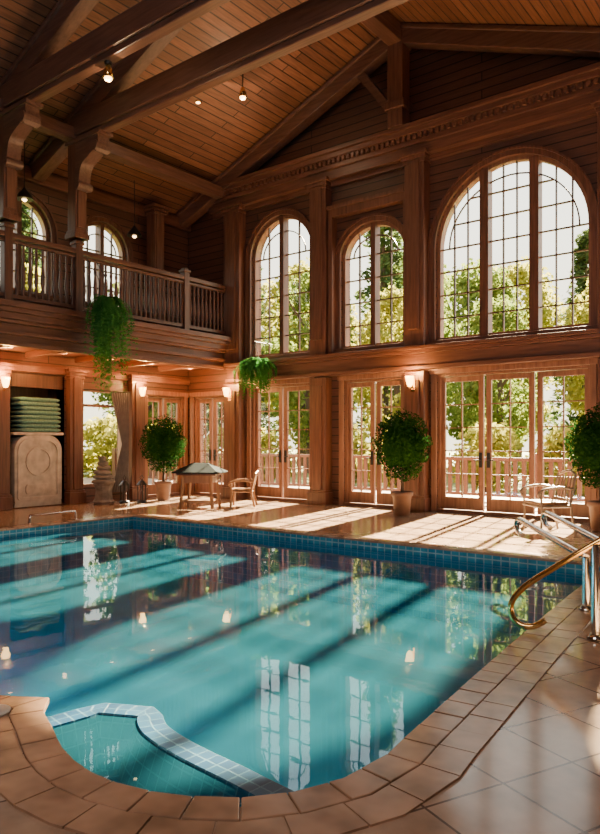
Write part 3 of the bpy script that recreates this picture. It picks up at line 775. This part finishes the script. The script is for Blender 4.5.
m.add([rt(-.48, -.40, .725), rt(.48, -.40, .725), rt(.48, .40, .725), rt(-.48, .40, .725), rt(-.48, -.40, .745), rt(.48, -.40, .745), rt(.48, .40, .745), rt(-.48, .40, .745), rt(-.16, 0, .93), rt(.16, 0, .93)],
      [(0,3,2,1), (0,1,5,4), (1,2,6,5), (2,3,7,6), (3,0,4,7), (4,5,9,8), (5,6,9), (6,7,8,9), (7,4,8)])
m.build('peaked_cover', M['slate'], label='dark slate peaked cover sitting on the small wooden table', cat='cover')

# ------------------------------------------------------------------ pool rails
def rail(pts, r, mat_, name, label, grp, posts=(), pr=None):
    root = empty(name, (pts[0][0], pts[0][1], 0), label=label, cat='handrail', group=grp)
    m = MB(); m.tube(smooth_path(pts, 8), r, 12); m.build('bar', mat_, root)
    for p in posts:
        m = MB(); m.tube([(p[0], p[1], 0), p], pr or r, 12); m.build('post', M['chrome'], root)
    for p in list(posts):
        m = MB(); m.lathe([(.055, 0), (.055, .012), (.035, .03)], (p[0], p[1], .012), 16); m.build('flange', M['chrome'], root)
def crook(A, B):
    A = Vector(A); B = Vector(B); d = (B-A).normalized()
    return [A+d*.16+Vector((0,0,-.13)), A+d*.04+Vector((0,0,-.12)), A-d*.03+Vector((0,0,-.06)), A+d*.02+Vector((0,0,0)), A+d*.14+Vector((0,0,.015)), A.lerp(B, .5)+Vector((0,0,.01)), B]
rail(crook((10.64, -5.18, .56), (11.68, -6.43, .44)), .029, M['chrome'], 'pool_handrail',
     'chrome pool handrail nearer the camera on the right side of the pool', 'chrome pool handrails', [(11.68, -6.43, .44)])
rail(crook((10.76, -4.7, .6), (11.76, -5.93, .47)), .029, M['chrome'], 'pool_handrail',
     'chrome pool handrail farther from the camera on the right side of the pool', 'chrome pool handrails', [(11.76, -5.93, .47)])
rail([(12.9, -6.75, .0), (12.88, -6.77, .85), (12.78, -6.82, 1.05), (12.5, -6.96, .98), (12.2, -7.1, .83), (11.97, -7.24, .68), (11.70, -7.32, .48), (11.52, -7.36, .34), (11.43, -7.38, .22), (11.43, -7.385, .12), (11.49, -7.38, .06), (11.58, -7.36, .06), (11.66, -7.34, .11)], .022, M['brass'], 'brass_handrail',
     'polished brass handrail curling in a rounded bend at the right pool edge', None, [(11.97, -7.24, .67), (12.2, -7.1, .82)], .028)
rail([(2.55, -5.95, 0), (2.55, -5.93, .1), (2.55, -5.85, .13), (2.55, -5.15, .13), (2.55, -5.07, .1), (2.55, -5.05, 0)], .025, M['chrome'], 'grab_bar', 'low chrome grab bar along the left end of the pool', None)

# ------------------------------------------------------------------ outside
b = MB(); b.box(-9, 18, .36, 4.6, -.3, -.02); b.build('terrace', M['terrace'], kind='structure')
b = MB(); b.box(-70, 60, 4.6, 90, -.6, -.35); b.box(-70, -.7, -30, 4.6, -.6, -.35); b.build('ground', M['grass'], kind='structure')
root = empty('terrace_balustrade', (1, 3.0, -.02), label='wooden balustrade along the outdoor terrace beyond the glass doors', cat='railing')
b = MB(); b.box(-7, 11, 2.94, 3.06, .92, 1.0); b.build('handrail', M['darkY'], root)
b = MB(); b.box(-7, 11, 2.96, 3.04, .1, .17); b.build('bottom_rail', M['darkY'], root)
b0 = None
for i in range(90):
    x = -6.9+i*.2
    if b0 is None:
        m = MB(); m.box(-.045, .045, -.03, .03, 0, .77); b0 = m.build('baluster', M['dark'], root, world=False)
        b0.location = (x-1, 0, .19)
    else:
        c = b0.copy(); COL.objects.link(c); c.parent = root; c.location = (x-1, 0, .19)
for i in range(7):
    x = -7+3*i; m = MB(); m.box(x-.08, x+.08, 2.92, 3.08, -.02, 1.1); m.build('post', M['dark'], root)

def tree(kind):
    root = empty('garden_tree', (0,0,0), label='x', cat='tree', group='trees beyond the terrace')
    m = MB()
    if kind == 'conifer':
        m.tube([(0,0,-.4), (.05,0,5), (0,0,11.5)], [.3, .18, .03], 8)
    else:
        m.tube([(0,0,-.4), (.15,0,2), (.1,.1,5), (0,0,8)], [.30, .24, .18, .06], 8)
        for k in range(7):
            a = k*2.4; z = 3.2+k*.7; m.tube([(.1,0,z), (.9*math.cos(a), .9*math.sin(a), z+.9), (1.6*math.cos(a), 1.6*math.sin(a), z+1.7)], [.11, .07, .03], 6)
    m.build('trunk', M['bark'], root, world=False)
    m = MB()
    if kind == 'conifer':
        for i in range(150):
            z = 1.9+9.9*(i/150)**.9; R = 2.1*(1-z/12.4)+.25; a = random.uniform(0, 2*PI)
            for j in range(38):
                t = random.random()**.7; p = Vector((R*t*math.cos(a), R*t*math.sin(a), z-.45*t*R*.6+random.uniform(-.12,.12)))+rdir()*.14
                leafquad(m, p, Vector((0,0,1))+rdir()*.8, random.uniform(.10, .20), .5)
        mt = M['leafC']
    else:
        for i in range(62):
            d = rdir(); c = Vector((d.x*1.95, d.y*1.95, 5.9+d.z*4.1))*1.0; rr = random.uniform(.6, 1.1)
            for j in range(120):
                e = rdir(); leafquad(m, c+e*rr*random.uniform(.4, 1), e+rdir(), random.uniform(.10, .19), .65)
        mt = M['leafA'] if kind == 'yellow' else M['leafB']
    m.build('foliage', mt, root, world=False)
    return root
protos = {k: tree(k) for k in ('yellow', 'green', 'conifer')}
used = set()
def put(kind, x, y, s, label):
    if kind not in used: o = protos[kind]; used.add(kind)
    else: o = copy_tree(protos[kind])
    o.location = (x, y, -.35); o.rotation_euler = (0, 0, random.uniform(0, 6)); o.scale = (s, s, s); o['label'] = label
TL = {'yellow': 'sunlit yellow green broadleaf tree beyond the terrace', 'green': 'mid green broadleaf tree beyond the terrace', 'conifer': 'tall dark conifer beyond the terrace'}
rows = [
 (17, [(-20, 'green', 1.15), (-14.2, 'conifer', 1.3), (-8.9, 'green', 1.0), (-3.6, 'yellow', .85), (1.4, 'green', .75), (6.2, 'yellow', .8)]),
 (24.5, [(-29, 'yellow', 1.3), (-22, 'conifer', 1.7), (-15.4, 'yellow', 1.3), (-9, 'conifer', 1.5), (-3, 'green', 1.1), (3.0, 'conifer', 1.05), (8.5, 'yellow', 1.1)]),
 (35.5, [(-39, 'green', 1.5), (-30.2, 'conifer', 1.7), (-22, 'yellow', 1.45), (-13, 'green', 1.5), (-4.8, 'yellow', 1.35), (3.2, 'green', 1.3), (10, 'conifer', 1.5)]),
]
for yy, lst in rows:
    for x, kind, s in lst: put(kind, x, yy, s, TL[kind])
for kind, x, y, s in (('green', -13.5, 9.5, .92), ('yellow', -12.5, 3.1, .82), ('conifer', -19, 6.5, 1.2), ('green', -14, -2.8, .92)): put(kind, x, y, s, TL[kind])
def shrub():
    root = empty('garden_shrub', (0,0,0), label='low rounded green shrub just beyond the terrace balustrade', cat='shrub', group='shrubs beyond the terrace')
    m = MB()
    for k in range(5): a = k*1.26; m.tube([(0,0,0), (.3*math.cos(a), .3*math.sin(a), .8)], [.04, .015], 6)
    m.build('stems', M['bark'], root, world=False)
    m = MB()
    for i in range(22):
        d = rdir(); c = Vector((d.x*.65, d.y*.65, .95+d.z*.6))
        for j in range(100): e = rdir(); leafquad(m, c+e*.38*random.uniform(.5, 1), e+rdir(), random.uniform(.06, .11), .6)
    m.build('foliage', M['leafA'], root, world=False)
    return root
sh = shrub()
for i, (x, y, s) in enumerate([(-9.8, 7.5, 1.4), (-6.6, 8, 1.3), (-3.6, 7.2, 1.2), (-.8, 8.4, 1.3), (1.9, 7.1, 1.2), (4.6, 8.3, 1.3), (7.4, 7.2, 1.2), (10.2, 8, 1.2), (-8.6, .9, 1.5), (-9.4, 4.4, 1.5)]):
    o = sh if i == 0 else copy_tree(sh)
    o.location = (x, y, -.35); o.scale = (s, s, s*.95); o.rotation_euler = (0, 0, i*1.1)

# ------------------------------------------------------------------ light
w = bpy.data.worlds.new('sky'); S.world = w; w.use_nodes = True; nt = w.node_tree
bg = nt.nodes['Background']; tc = N(nt, 'ShaderNodeTexCoord'); sp = N(nt, 'ShaderNodeSeparateXYZ'); r = N(nt, 'ShaderNodeValToRGB')
nt.links.new(tc.outputs['Generated'], sp.inputs[0]); nt.links.new(sp.outputs['Z'], r.inputs['Fac']); nt.links.new(r.outputs[0], bg.inputs['Color'])
r.color_ramp.elements[0].color = (1, .88, .60, 1); r.color_ramp.elements[1].color = (.84, .88, .90, 1); r.color_ramp.elements[1].position = .6
bg.inputs['Strength'].default_value = 4.0
l = bpy.data.lights.new('sun', 'SUN'); l.energy = 190; l.color = (1, .79, .48); l.angle = .022
o = bpy.data.objects.new('sun', l); COL.objects.link(o); o.location = (-3, 20, 14)
o.rotation_euler = Vector((.17, -1, -.62)).to_track_quat('-Z', 'Y').to_euler()
l = bpy.data.lights.new('added_fill', 'AREA'); l.shape = 'RECTANGLE'; l.size = 5; l.size_y = 3; l.energy = 340; l.color = (1, .85, .76)  # added fill from behind the camera, no fitting in the hall
o = bpy.data.objects.new('added_fill', l); COL.objects.link(o); o.location = (12.5, -14, 5.4)
o.rotation_euler = (Vector((4, -3, 3.6))-Vector(o.location)).to_track_quat('-Z', 'Y').to_euler()
for x in (4.2, 6.4, 8.6):
    l = bpy.data.lights.new('underwater_fill', 'AREA'); l.shape = 'RECTANGLE'; l.size = 1.2; l.size_y = .25; l.energy = 16; l.color = (.26, .62, 1)  # added fill to brighten the basin, the pool has no lamp fittings
    o = bpy.data.objects.new('underwater_fill', l); COL.objects.link(o); o.location = (x, -10.5, -.5)
    o.rotation_euler = Vector((.1, 1, -.02)).to_track_quat('-Z', 'Y').to_euler()

# ------------------------------------------------------------------ camera
cd = bpy.data.cameras.new('camera'); cd.sensor_fit = 'VERTICAL'; cd.sensor_height = 36; cd.lens = 694*36/834
cd.shift_y = 23/834; cd.clip_end = 300
cam = bpy.data.objects.new('camera', cd); COL.objects.link(cam)
cam.location = (13.34, -12.33, 1.4); cam.rotation_euler = (PI/2, 0, math.atan2(.617, .787))
S.camera = cam
